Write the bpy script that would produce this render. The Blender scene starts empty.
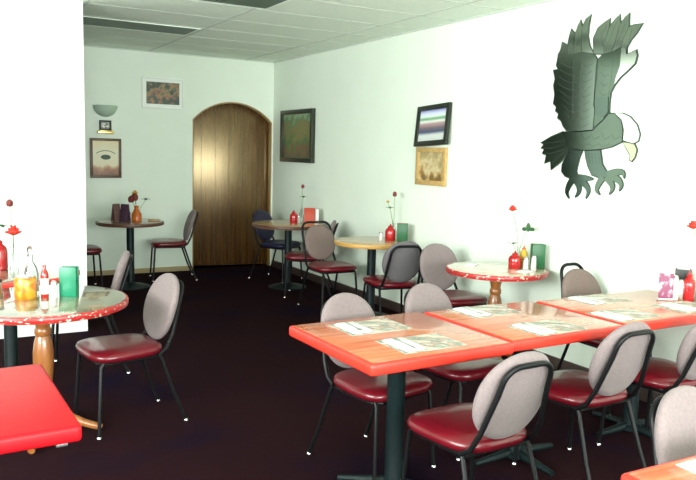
import bpy, bmesh, math, random
from mathutils import Vector, Matrix
random.seed(7)
PI = math.pi
scene = bpy.context.scene
C = scene.collection

# ------------------------------------------------------------------ camera
cam_d = bpy.data.cameras.new('camera')
cam = bpy.data.objects.new('camera', cam_d)
C.objects.link(cam)
scene.camera = cam
H, YAW, PITCH, ROLL, FPX = 1.5814, 0.5177, 0.1184, 0.0266, 738.4
fw = Vector((math.sin(YAW)*math.cos(PITCH), math.cos(YAW)*math.cos(PITCH), -math.sin(PITCH)))
rt0 = Vector((math.cos(YAW), -math.sin(YAW), 0))
up0 = rt0.cross(fw)
rt = rt0*math.cos(ROLL) + up0*math.sin(ROLL)
up = up0*math.cos(ROLL) - rt0*math.sin(ROLL)
M = Matrix.Identity(4)
for i in range(3):
    M[i][0], M[i][1], M[i][2] = rt[i], up[i], -fw[i]
M.translation = (0, 0, H)
cam.matrix_world = M
cam_d.sensor_width = 36.0
cam_d.lens = FPX*36.0/696.0
cam_d.clip_start = 0.05

# ------------------------------------------------------------------ colour management, sky, window light
scene.view_settings.view_transform = 'Standard'
scene.view_settings.look = 'None'
scene.view_settings.gamma = 1.0
scene.view_settings.use_curve_mapping = False
scene.view_settings.exposure = 1.10
scene.cycles.use_denoising = True
scene.cycles.max_bounces = 8
scene.cycles.diffuse_bounces = 5
scene.cycles.sample_clamp_indirect = 6.0

world = bpy.data.worlds.new('sky'); scene.world = world
world.use_nodes = True
bg = world.node_tree.nodes['Background']
bg.inputs['Color'].default_value = (0.86, 0.95, 1.0, 1)
bg.inputs['Strength'].default_value = 1.5

def window_light(name, loc, rot, sx, sy, power, col):
    l = bpy.data.lights.new(name, 'AREA'); l.shape = 'RECTANGLE'
    l.size, l.size_y, l.energy, l.color = sx, sy, power, col
    o = bpy.data.objects.new(name, l); C.objects.link(o)
    o.location = loc; o.rotation_euler = rot
    return o
# daylight entering the front windows (behind the camera) and light from an added side window at the left
window_light('daylight_front_window', (1.0, -2.55, 1.70), (PI/2, 0, 0), 4.6, 1.35, 225, (0.97, 1.0, 0.98))
window_light('added_side_daylight', (-3.45, 1.2, 1.95), (PI/2, 0, -PI/2), 4.4, 1.1, 260, (0.97, 1.0, 0.98))

# ------------------------------------------------------------------ materials
def new_mat(name):
    m = bpy.data.materials.new(name); m.use_nodes = True
    nt = m.node_tree
    return m, nt, nt.nodes['Principled BSDF']

def mat(name, col, rough=0.5, metal=0.0, coat=0.0, trans=0.0, spec=0.5, noise=0.0, nscale=30.0, bump=0.0, bscale=200.0, sheen=0.0, ior=1.45):
    m, nt, b = new_mat(name)
    b.inputs['Base Color'].default_value = (*col, 1)
    b.inputs['Roughness'].default_value = rough
    b.inputs['Metallic'].default_value = metal
    b.inputs['Coat Weight'].default_value = coat
    b.inputs['Coat Roughness'].default_value = 0.08
    b.inputs['Transmission Weight'].default_value = trans
    b.inputs['Specular IOR Level'].default_value = spec
    b.inputs['IOR'].default_value = ior
    b.inputs['Sheen Weight'].default_value = sheen
    tc = nt.nodes.new('ShaderNodeTexCoord')
    if noise > 0:
        n = nt.nodes.new('ShaderNodeTexNoise'); n.inputs['Scale'].default_value = nscale
        n.inputs['Detail'].default_value = 4
        r = nt.nodes.new('ShaderNodeValToRGB')
        r.color_ramp.elements[0].position = 0.3; r.color_ramp.elements[1].position = 0.7
        r.color_ramp.elements[0].color = (*[c*(1-noise) for c in col], 1)
        r.color_ramp.elements[1].color = (*[min(1, c*(1+noise)) for c in col], 1)
        nt.links.new(tc.outputs['Object'], n.inputs['Vector'])
        nt.links.new(n.outputs['Fac'], r.inputs['Fac'])
        nt.links.new(r.outputs['Color'], b.inputs['Base Color'])
    if bump > 0:
        n2 = nt.nodes.new('ShaderNodeTexNoise'); n2.inputs['Scale'].default_value = bscale
        bp = nt.nodes.new('ShaderNodeBump'); bp.inputs['Strength'].default_value = bump
        bp.inputs['Distance'].default_value = 0.002
        nt.links.new(tc.outputs['Object'], n2.inputs['Vector'])
        nt.links.new(n2.outputs['Fac'], bp.inputs['Height'])
        nt.links.new(bp.outputs['Normal'], b.inputs['Normal'])
    return m

def ramp_mat(name, stops, scale=(1, 1, 1), nscale=5.0, detail=5, rough=0.4, coat=0.0, spec=0.5, distort=0.0, metal=0.0, interp='LINEAR', kind='noise', coat_rough=0.06, coat_ior=1.5):
    m, nt, b = new_mat(name)
    tc = nt.nodes.new('ShaderNodeTexCoord')
    mp = nt.nodes.new('ShaderNodeMapping'); mp.inputs['Scale'].default_value = scale
    if kind == 'voronoi':
        n = nt.nodes.new('ShaderNodeTexVoronoi'); n.inputs['Scale'].default_value = nscale
        out = n.outputs['Distance']
    else:
        n = nt.nodes.new('ShaderNodeTexNoise'); n.inputs['Scale'].default_value = nscale
        n.inputs['Detail'].default_value = detail; n.inputs['Distortion'].default_value = distort
        out = n.outputs['Fac']
    r = nt.nodes.new('ShaderNodeValToRGB'); cr = r.color_ramp; cr.interpolation = interp
    while len(cr.elements) < len(stops): cr.elements.new(0.5)
    for e, (p, c) in zip(cr.elements, stops):
        e.position = p; e.color = (*c, 1)
    nt.links.new(tc.outputs['Object'], mp.inputs['Vector'])
    nt.links.new(mp.outputs['Vector'], n.inputs['Vector'])
    nt.links.new(out, r.inputs['Fac'])
    nt.links.new(r.outputs['Color'], b.inputs['Base Color'])
    b.inputs['Roughness'].default_value = rough; b.inputs['Coat Weight'].default_value = coat
    b.inputs['Coat Roughness'].default_value = coat_rough; b.inputs['Coat IOR'].default_value = coat_ior
    b.inputs['Specular IOR Level'].default_value = spec; b.inputs['Metallic'].default_value = metal
    return m

WALL = mat('wall_paint', (0.78, 0.86, 0.755), 0.7, noise=0.015, nscale=3, bump=0.15, bscale=160)
WHITEWALL = mat('partition_paint', (0.88, 0.90, 0.88), 0.7, noise=0.01, nscale=3, bump=0.15, bscale=160)
CEIL = mat('ceiling_tile', (0.83, 0.92, 0.81), 0.9, noise=0.05, nscale=60, bump=0.3, bscale=120)
TBAR = mat('ceiling_bar', (0.62, 0.68, 0.61), 0.9, spec=0.1)
CARPET = ramp_mat('carpet', [(0.28, (0.0070, 0.0048, 0.015)), (0.48, (0.016, 0.0060, 0.0085)), (0.75, (0.019, 0.0068, 0.008))], nscale=1.3, detail=9, rough=0.95, spec=0.02)
BASE_TAN = mat('baseboard_tan', (0.42, 0.33, 0.18), 0.5)
BASE_DARK = mat('baseboard_dark', (0.055, 0.035, 0.03), 0.5)
DOORWOOD = ramp_mat('door_wood', [(0.30, (0.048, 0.018, 0.005)), (0.5, (0.074, 0.030, 0.007)), (0.72, (0.105, 0.048, 0.010))], scale=(9, 9, 0.35), nscale=3, detail=6, rough=0.27, spec=0.5, coat=0.0, distort=0.3)
_b = DOORWOOD.node_tree.nodes['Principled BSDF']      # thick amber varnish
_b.inputs['IOR'].default_value = 2.1; _b.inputs['Specular Tint'].default_value = (1.0, 0.80, 0.46, 1)
ARCHWOOD = ramp_mat('arch_wood', [(0.3, (0.26, 0.15, 0.045)), (0.7, (0.36, 0.22, 0.075))], scale=(6, 6, 0.5), nscale=3, rough=0.35, coat=0.3)
JOINT = mat('panel_joint', (0.03, 0.015, 0.008), 0.5)
REDVINYL = mat('red_vinyl', (0.115, 0.0035, 0.009), 0.30, coat=0.30, noise=0.10, nscale=12)
FABRIC = mat('taupe_fabric', (0.20, 0.158, 0.158), 0.95, noise=0.10, nscale=90, bump=0.4, bscale=500, sheen=0.1)
FABRIC_BROWN = mat('brown_taupe_fabric', (0.165, 0.12, 0.105), 0.95, noise=0.10, nscale=90, bump=0.4, bscale=500)
NAVY = mat('navy_chair', (0.011, 0.010, 0.036), 0.45)  # dark navy on seat and back alike
FRAME = mat('black_enamel', (0.005, 0.0055, 0.006), 0.42, spec=0.25)
GLIDE = mat('nickel_glide', (0.75, 0.75, 0.75), 0.2, metal=1.0)
POST = mat('dark_green_post', (0.005, 0.012, 0.013), 0.45, spec=0.25)
REDEDGE = mat('red_vinyl_edge', (0.66, 0.035, 0.020), 0.35, noise=0.08, nscale=15)
REDTOP = mat('red_table_top', (0.50, 0.004, 0.009), 0.45, noise=0.05, nscale=4, spec=0.3)
LAM = ramp_mat('wood_laminate', [(0.30, (0.44, 0.085, 0.032)), (0.5, (0.55, 0.14, 0.055)), (0.70, (0.62, 0.21, 0.10))], scale=(0.8, 14, 1), nscale=3, detail=7, rough=0.25, coat=0.5)
TILETOP = ramp_mat('speckled_round_top', [(0.33, (0.09, 0.09, 0.055)), (0.5, (0.20, 0.19, 0.125)), (0.66, (0.32, 0.21, 0.12))], nscale=9, detail=7, rough=0.12, coat=0.8)
PINKTOP = ramp_mat('pale_round_top', [(0.33, (0.50, 0.30, 0.20)), (0.5, (0.62, 0.46, 0.34)), (0.68, (0.70, 0.60, 0.48))], nscale=9, detail=7, rough=0.15, coat=0.8)
SPECKEDGE = ramp_mat('red_edge_white_flecks', [(0.0, (0.36, 0.016, 0.014)), (0.58, (0.38, 0.02, 0.016)), (0.62, (0.60, 0.48, 0.40))], scale=(1, 1, 2.0), nscale=42, detail=2, rough=0.3, interp='CONSTANT')
OAKTOP = ramp_mat('oak_top', [(0.3, (0.40, 0.24, 0.09)), (0.7, (0.56, 0.38, 0.18))], scale=(1, 10, 1), nscale=3, rough=0.25, coat=0.5)
OAKEDGE = mat('oak_edge', (0.50, 0.27, 0.07), 0.35)
BROWNTOP = ramp_mat('brown_top', [(0.3, (0.22, 0.12, 0.07)), (0.7, (0.34, 0.20, 0.12))], scale=(1, 10, 1), nscale=3, rough=0.25, coat=0.5)
BROWNEDGE = mat('brown_edge', (0.10, 0.045, 0.03), 0.35)
TURNED = ramp_mat('turned_wood', [(0.3, (0.22, 0.075, 0.02)), (0.7, (0.34, 0.13, 0.035))], scale=(8, 8, 1), nscale=3, rough=0.3, coat=0.4)
PAPER = mat('white_paper', (0.70, 0.71, 0.68), 0.7)
MATPRINT = ramp_mat('printed_placemat', [(0.0, (0.58, 0.60, 0.56)), (0.46, (0.56, 0.48, 0.40)), (0.53, (0.17, 0.25, 0.21)), (0.60, (0.50, 0.30, 0.22)), (0.68, (0.58, 0.55, 0.50))], nscale=13, detail=2, rough=0.6)
NAPKIN = mat('napkin', (0.66, 0.67, 0.66), 0.8, noise=0.03, nscale=40)
STEEL = mat('steel', (0.6, 0.6, 0.58), 0.22, metal=1.0)
STEELD = mat('dull_steel', (0.30, 0.30, 0.30), 0.5, metal=1.0)
BRASS = mat('brass', (0.75, 0.55, 0.22), 0.3, metal=1.0)
CLEAR = mat('clear_glass', (0.93, 0.97, 0.95), 0.03, trans=1.0, ior=1.3)
REDGLASS = mat('red_plastic', (0.36, 0.008, 0.010), 0.2, coat=0.5)
REDORANGE = mat('red_orange_card', (0.42, 0.045, 0.015), 0.5)
GREENP = mat('green_plastic', (0.008, 0.17, 0.085), 0.35)
GREEND = mat('green_holder', (0.016, 0.10, 0.035), 0.4)
LEAF = mat('leaf_green', (0.03, 0.10, 0.035), 0.6, noise=0.3, nscale=60)
STEM = mat('stem_green', (0.16, 0.30, 0.09), 0.6)
BLOOM = mat('red_bloom', (0.62, 0.03, 0.015), 0.6, noise=0.25, nscale=60)
BUD = mat('dark_red_bud', (0.16, 0.025, 0.02), 0.6, noise=0.2, nscale=60)
YELLOWP = mat('yellow_petal', (0.48, 0.30, 0.03), 0.6)
AMBER = ramp_mat('amber_label', [(0.0, (0.40, 0.06, 0.002)), (0.44, (0.46, 0.14, 0.003)), (0.60, (0.48, 0.27, 0.02))], nscale=22, detail=1, rough=0.35, coat=0.2)
WHITEP = mat('white_plastic', (0.55, 0.55, 0.52), 0.35)
SAUCE = mat('red_sauce', (0.36, 0.015, 0.01), 0.2, coat=0.6)
BLACKP = mat('black_plastic', (0.014, 0.014, 0.013), 0.4)
MENUBROWN = mat('brown_menu_cover', (0.10, 0.045, 0.04), 0.45, noise=0.25, nscale=20)
MENUPLUM = mat('plum_menu_cover', (0.055, 0.025, 0.045), 0.45)
ORANGEP = mat('orange_glaze', (0.45, 0.11, 0.01), 0.3, noise=0.25, nscale=45)
PINKCARD = ramp_mat('pink_printed_card', [(0.0, (0.24, 0.022, 0.05)), (0.50, (0.20, 0.04, 0.10)), (0.64, (0.48, 0.40, 0.45))], nscale=22, detail=2, rough=0.5)
TAN = mat('tan_cloth', (0.42, 0.28, 0.16), 0.8, noise=0.2, nscale=40)
PLASTER = mat('grey_green_plaster', (0.42, 0.54, 0.43), 0.8)
BLACKFRAME = mat('black_picture_frame', (0.018, 0.022, 0.016), 0.4)
PRINTGREEN = mat('printed_green', (0.035, 0.075, 0.045), 0.5)
DARKGREENF = mat('dark_olive_frame', (0.022, 0.028, 0.016), 0.4)
WALNUT = mat('walnut_frame', (0.10, 0.055, 0.025), 0.4)
GOLDF = mat('gold_frame', (0.50, 0.33, 0.12), 0.45, noise=0.15, nscale=50)
WHITEFRAME = mat('white_mat_board', (0.84, 0.88, 0.83), 0.5)
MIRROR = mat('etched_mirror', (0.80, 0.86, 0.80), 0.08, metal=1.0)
MIRRORD = mat('dim_reflection_mirror', (0.24, 0.30, 0.25), 0.12, metal=1.0)  # this and the next three tints stand in for dimmer reflections
MIRRORM = mat('grey_reflection_mirror', (0.36, 0.43, 0.365), 0.10, metal=1.0)
MIRRORK = mat('olive_reflection_mirror', (0.15, 0.20, 0.155), 0.12, metal=1.0)
MIRRORT = mat('dark_reflection_mirror', (0.13, 0.18, 0.15), 0.12, metal=1.0)
BEAKM = mat('amber_mirror', (0.50, 0.52, 0.36), 0.10, metal=1.0)
MBACK = mat('mirror_backing', (0.05, 0.075, 0.055), 0.5)
ETCH = mat('etched_line', (0.06, 0.085, 0.065), 0.6)
LENS = mat('unlit_lens', (0.10, 0.16, 0.12), 0.5)

def picture_mat(name, stops, axis=2, warp=0.25, nscale=6.0, lo=-0.3, hi=0.3):
    """painted picture: bands of colour up the picture, broken up by noise"""
    m, nt, b = new_mat(name)
    tc = nt.nodes.new('ShaderNodeTexCoord')
    sp = nt.nodes.new('ShaderNodeSeparateXYZ')
    mr = nt.nodes.new('ShaderNodeMapRange'); mr.inputs['From Min'].default_value = lo; mr.inputs['From Max'].default_value = hi
    n = nt.nodes.new('ShaderNodeTexNoise'); n.inputs['Scale'].default_value = nscale; n.inputs['Detail'].default_value = 5
    s = nt.nodes.new('ShaderNodeMath'); s.operation = 'SUBTRACT'; s.inputs[1].default_value = 0.5
    ml = nt.nodes.new('ShaderNodeMath'); ml.operation = 'MULTIPLY'; ml.inputs[1].default_value = warp
    ad = nt.nodes.new('ShaderNodeMath'); ad.operation = 'ADD'
    r = nt.nodes.new('ShaderNodeValToRGB'); cr = r.color_ramp
    while len(cr.elements) < len(stops): cr.elements.new(0.5)
    for e, (p, c) in zip(cr.elements, stops): e.position = p; e.color = (*c, 1)
    nt.links.new(tc.outputs['Object'], sp.inputs[0]); nt.links.new(tc.outputs['Object'], n.inputs['Vector'])
    nt.links.new(sp.outputs[axis], mr.inputs['Value']); nt.links.new(n.outputs['Fac'], s.inputs[0])
    nt.links.new(s.outputs[0], ml.inputs[0]); nt.links.new(ml.outputs[0], ad.inputs[0]); nt.links.new(mr.outputs[0], ad.inputs[1])
    nt.links.new(ad.outputs[0], r.inputs['Fac']); nt.links.new(r.outputs['Color'], b.inputs['Base Color'])
    b.inputs['Roughness'].default_value = 0.35
    return m

# ------------------------------------------------------------------ mesh helpers
class MB:
    def __init__(self): self.bm = bmesh.new()
    def add(self, vs, fs):
        v = [self.bm.verts.new(p) for p in vs]
        for f in fs:
            try: self.bm.faces.new([v[i] for i in f])
            except ValueError: pass
        return self
    def box(self, c, s, bevel=0.0, rot=None, seg=2):
        t = bmesh.new()
        bmesh.ops.create_cube(t, size=1.0)
        for v in t.verts: v.co = Vector((v.co.x*s[0], v.co.y*s[1], v.co.z*s[2]))
        if bevel > 0:
            bmesh.ops.bevel(t, geom=list(t.edges), offset=bevel, segments=seg, affect='EDGES', profile=0.5)
        mt = Matrix.Translation(c) @ (rot.to_4x4() if rot else Matrix.Identity(4))
        bmesh.ops.transform(t, matrix=mt, verts=t.verts)
        self.merge(t); return self
    def merge(self, t):
        me = bpy.data.meshes.new('tmp'); t.to_mesh(me); t.free()
        self.bm.from_mesh(me); bpy.data.meshes.remove(me)
    def lathe(self, prof, n=28, c=(0, 0, 0), sx=1.0, sy=1.0):
        vs, fs = [], []
        for r, z in prof:
            for k in range(n):
                a = 2*PI*k/n
                vs.append((c[0]+r*sx*math.cos(a), c[1]+r*sy*math.sin(a), c[2]+z))
        for i in range(len(prof)-1):
            for k in range(n):
                k2 = (k+1) % n
                fs.append((i*n+k, i*n+k2, (i+1)*n+k2, (i+1)*n+k))
        fs.append(tuple(reversed(range(n)))); fs.append(tuple(range((len(prof)-1)*n, len(prof)*n)))
        return self.add(vs, fs)
    def tube(self, pts, r, n=10, closed=False):
        pts = [Vector(p) for p in pts]; m = len(pts)
        rs = r if isinstance(r, (list, tuple)) else [r]*m
        vs, fs = [], []
        nrm = None
        for i, p in enumerate(pts):
            if closed: t = (pts[(i+1) % m]-pts[i-1])
            else: t = pts[min(i+1, m-1)]-pts[max(i-1, 0)]
            t.normalize()
            if nrm is None:
                nrm = t.orthogonal().normalized()
            else:
                nrm = (nrm - t*nrm.dot(t))
                if nrm.length < 1e-6: nrm = t.orthogonal()
                nrm.normalize()
            b = t.cross(nrm)
            for k in range(n):
                a = 2*PI*k/n
                vs.append(p + nrm*(rs[i]*math.cos(a)) + b*(rs[i]*math.sin(a)))
        seg = m if closed else m-1
        for i in range(seg):
            j = (i+1) % m
            for k in range(n):
                k2 = (k+1) % n
                fs.append((i*n+k, i*n+k2, j*n+k2, j*n+k))
        if not closed:
            fs.append(tuple(reversed(range(n)))); fs.append(tuple(range((m-1)*n, m*n)))
        return self.add(vs, fs)
    def prism(self, poly, h0, h1, f):
        """poly 2D; f maps (u,v,h) to a point"""
        n = len(poly)
        vs = [f(u, v, h0) for u, v in poly] + [f(u, v, h1) for u, v in poly]
        fs = [tuple(reversed(range(n))), tuple(range(n, 2*n))] + [(i, (i+1) % n, n+(i+1) % n, n+i) for i in range(n)]
        return self.add(vs, fs)
    def dome(self, a, b, prof, n=40, ex=2.0, f=None):
        """rings of a superellipse a x b scaled by prof (scale, height); closed at both ends"""
        vs, fs = [], []
        def se(t):
            c, s = math.cos(t), math.sin(t)
            return (a*math.copysign(abs(c)**(2/ex), c), b*math.copysign(abs(s)**(2/ex), s))
        for sc, h in prof:
            for k in range(n):
                x, y = se(2*PI*k/n)
                vs.append(f(x*sc, y*sc, h))
        for i in range(len(prof)-1):
            for k in range(n):
                k2 = (k+1) % n
                fs.append((i*n+k, i*n+k2, (i+1)*n+k2, (i+1)*n+k))
        m = len(prof)
        i0 = len(vs); vs.append(f(0, 0, prof[0][1])); vs.append(f(0, 0, prof[-1][1]))
        for k in range(n):
            k2 = (k+1) % n
            fs.append((i0, k2, k)); fs.append((i0+1, (m-1)*n+k, (m-1)*n+k2))
        return self.add(vs, fs)
    def ell(self, c, r, n=14, rot=None):
        t = bmesh.new(); bmesh.ops.create_uvsphere(t, u_segments=n, v_segments=max(6, n//2+1), radius=1.0)
        mt = Matrix.Translation(c) @ (rot.to_4x4() if rot else Matrix.Identity(4)) @ Matrix.Diagonal((*r, 1))
        bmesh.ops.transform(t, matrix=mt, verts=t.verts); self.merge(t); return self
    def build(self, name, material, parent=None, loc=None, ang=35, rot=None):
        bmesh.ops.recalc_face_normals(self.bm, faces=self.bm.faces)
        me = bpy.data.meshes.new(name); self.bm.to_mesh(me); self.bm.free()
        me.polygons.foreach_set('use_smooth', [True]*len(me.polygons))
        me.set_sharp_from_angle(angle=math.radians(ang))
        me.materials.append(material)
        o = bpy.data.objects.new(name, me); C.objects.link(o)
        if parent is not None: o.parent = parent
        if loc: o.location = loc
        if rot: o.rotation_euler = rot
        return o

def tag(o, label, cat, group=None, kind=None):
    o['label'] = label; o['category'] = cat
    if group: o['group'] = group
    if kind: o['kind'] = kind
    return o
def thing(name, label, cat, loc, rz=0.0, group=None):
    o = bpy.data.objects.new(name, None); C.objects.link(o)
    o.empty_display_size = 0.1
    o.location = loc; o.rotation_euler = (0, 0, rz)
    return tag(o, label, cat, group)
def struct(o): o['kind'] = 'structure'; return o
def dup(root, loc, rz, label, group=None):
    r = root.copy(); C.objects.link(r); r.location = loc; r.rotation_euler = (0, 0, rz); r['label'] = label
    if group: r['group'] = group
    for ch in list(root.children):
        c = ch.copy(); C.objects.link(c); c.parent = r
        for g in list(ch.children):
            d = g.copy(); C.objects.link(d); d.parent = c
    return r
def arc(c, r, a0, a1, n, f):
    return [f(c[0]+r*math.cos(a0+(a1-a0)*i/n), c[1]+r*math.sin(a0+(a1-a0)*i/n)) for i in range(n+1)]

# ------------------------------------------------------------------ the setting
XW, YB, ZC, XL, YF = 4.07, 9.266, 2.742, -3.5, -2.6
PX, PY = 1.143, 6.473
struct(MB().box(((XW+XL)/2, (YB+YF)/2, -0.05), (XW-XL+0.6, YB-YF+0.9, 0.1)).build('floor', CARPET))
struct(MB().box(((XW+XL)/2, (YB+YF)/2, ZC+0.05), (XW-XL+0.6, YB-YF+0.9, 0.1)).build('ceiling', CEIL))
struct(MB().box((XW+0.06, (YB+YF)/2, ZC/2), (0.12, YB-YF+0.6, ZC)).build('wall_right', WALL))
# back wall with the arched opening
AX0, AX1, ASP, ARISE, TH = 2.953, 4.052, 1.945, 0.245, 0.10
ac = (AX0+AX1)/2; hw = (AX1-AX0)/2
AR = (hw*hw+ARISE*ARISE)/(2*ARISE); acz = ASP+ARISE-AR
def arch_pts(n=28, inset=0.0):
    a = math.asin(hw/AR); r = AR-inset
    return [(ac+r*math.sin(-a+2*a*i/n), acz+r*math.cos(-a+2*a*i/n)) for i in range(n+1)]
bw = MB()
bw.box(((XL+AX0)/2, YB+TH/2, ZC/2), (AX0-XL, TH, ZC))
bw.box(((AX1+XW)/2, YB+TH/2, ZC/2), (XW-AX1, TH, ZC))
ap = arch_pts()
for i in range(len(ap)-1):
    (x0, z0), (x1, z1) = ap[i], ap[i+1]
    bw.prism([(x0, z0), (x1, z1), (x1, ZC), (x0, ZC)], 0, TH, lambda u, v, h: (u, YB+h, v))
struct(bw.build('wall_back', WALL))
# front and left walls with window openings, the left one added for light (behind and beside the camera)
def wall_with_opening(name, a0, a1, o0, o1, z0, z1, f, material):
    b = MB()
    for p in ([(a0, 0), (a1, 0), (a1, z0), (a0, z0)], [(a0, z1), (a1, z1), (a1, ZC), (a0, ZC)],
              [(a0, z0), (o0, z0), (o0, z1), (a0, z1)], [(o1, z0), (a1, z0), (a1, z1), (o1, z1)]):
        b.prism(p, 0, 0.14, f)
    return struct(b.build(name, material))
wall_with_opening('wall_front', XL, XW, -1.4, 3.4, 1.0, 2.4, lambda u, v, h: (u, YF-h, v), WALL)
wall_with_opening('wall_left', YF, YB, -1.1, 3.5, 1.35, 2.55, lambda u, v, h: (XL-h, u, v), WALL)
def window_frame(name, a0, a1, f, z0=0.7, z1=2.4):
    b = MB()
    for u in (a0+0.02, a0+(a1-a0)/3, a0+2*(a1-a0)/3, a1-0.02):
        b.prism([(u-0.02, z0), (u+0.02, z0), (u+0.02, z1), (u-0.02, z1)], 0.05, 0.10, f)
    for v in (z0+0.02, z1-0.02):
        b.prism([(a0, v-0.02), (a1, v-0.02), (a1, v+0.02), (a0, v+0.02)], 0.05, 0.10, f)
    return struct(b.build(name, WHITEFRAME))
window_frame('window_1', -1.4, 3.4, lambda u, v, h: (u, YF-h, v), 1.0, 2.4)
window_frame('window_added', -1.1, 3.5, lambda u, v, h: (XL-h, u, v), 1.35, 2.55)  # side window added to light the right wall
# white partition that ends beside the first round table
struct(MB().box(((XL+PX)/2, PY+0.07, ZC/2), (PX-XL, 0.14, ZC)).build('wall_partition', WHITEWALL))
# baseboards
struct(MB().box(((XL+AX0)/2, YB-0.009, 0.03), (AX0-XL-0.05, 0.018, 0.06), 0.003).build('baseboard_back', BASE_TAN))
struct(MB().box((XW-0.009, (YB+YF)/2, 0.045), (0.018, YB-YF-0.1, 0.09), 0.003).build('baseboard_right', BASE_DARK))
# wooden lining of the arch and the varnished plank door set into it
tr = MB()
outer, inner = arch_pts(), arch_pts(inset=0.016)
lin = [(AX0, 0.0)] + outer + [(AX1, 0.0)]
lin2 = [(AX0+0.014, 0.0)] + inner + [(AX1-0.014, 0.0)]
lin2[1] = (AX0+0.014, inner[0][1]); lin2[-2] = (AX1-0.014, inner[-1][1])
for i in range(len(lin)-1):
    tr.prism([lin[i], lin[i+1], lin2[i+1], lin2[i]], 0.004, TH-0.02, lambda u, v, h: (u, YB+h, v))
struct(tr.build('trim_1', ARCHWOOD))
# the door leaf is turned behind the arch so that it mirrors the front window
DW, DA = 1.30, math.radians(10)
door = struct(MB().box((-DW/2, 0.022, 1.20), (DW, 0.044, 2.38), 0.003).build('door_1', DOORWOOD, None, (AX1+0.02, YB+TH+0.012, 0.0), rot=(0, 0, -DA)))
jb = MB()
for k in range(1, 7):
    jb.box((-DW*k/7, -0.0005, 1.20), (0.004, 0.002, 2.36))
jb.build('board_joint', JOINT, door)
cl = MB()
cl.box((3.3, YB+1.05, ZC/2), (2.2, 0.1, ZC)); cl.box((2.25, YB+0.55, ZC/2), (0.1, 0.95, ZC)); cl.box((4.35, YB+0.55, ZC/2), (0.1, 0.95, ZC)); cl.box((3.3, YB+0.6, ZC+0.05), (2.2, 1.0, 0.1)); cl.box((3.3, YB+0.6, -0.05), (2.2, 1.0, 0.1))
struct(cl.build('wall_light_block', WALL))  # unseen box added behind the door to keep outside light out

# suspended ceiling grid
gb = MB()
for x in (-2.48, -1.26, -0.04, 1.18, 2.40, 3.66):
    gb.box((x, (YB+YF)/2, ZC-0.001), (0.022, YB-YF, 0.002))
for k in range(20):
    y = 7.74 + 0.61*2 - 0.61*k
    gb.box(((XL+XW)/2, y, ZC-0.0008), (XW-XL, 0.020, 0.0016))
gb.box((XW-0.012, (YB+YF)/2, ZC-0.004), (0.024, YB-YF, 0.008))
gb.box(((XL+XW)/2, YB-0.012, ZC-0.004), (XW-XL, 0.024, 0.008))
struct(gb.build('trim_2', TBAR))
def ceiling_panel(cx, cy, sx, sy, label):
    t = thing('ceiling_light', label, 'ceiling light', (cx, cy, ZC-0.003), 0, 'unlit panels in the ceiling grid')
    f = MB()
    f.box((0, sy/2-0.012, 0), (sx, 0.024, 0.006), 0.001); f.box((0, -sy/2+0.012, 0), (sx, 0.024, 0.006), 0.001)
    f.box((sx/2-0.012, 0, 0), (0.024, sy-0.048, 0.006), 0.001); f.box((-sx/2+0.012, 0, 0), (0.024, sy-0.048, 0.006), 0.001)
    f.build('frame', CEIL, t)
    MB().box((0, 0, 0.0005), (sx-0.05, sy-0.05, 0.004)).build('lens', LENS, t)
ceiling_panel(1.78, 7.43, 1.19, 0.50, 'long dark unlit ceiling panel nearest the back wall')
ceiling_panel(1.90, 5.58, 1.19, 0.52, 'dark unlit ceiling panel cut by the top edge of the photo')

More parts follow.
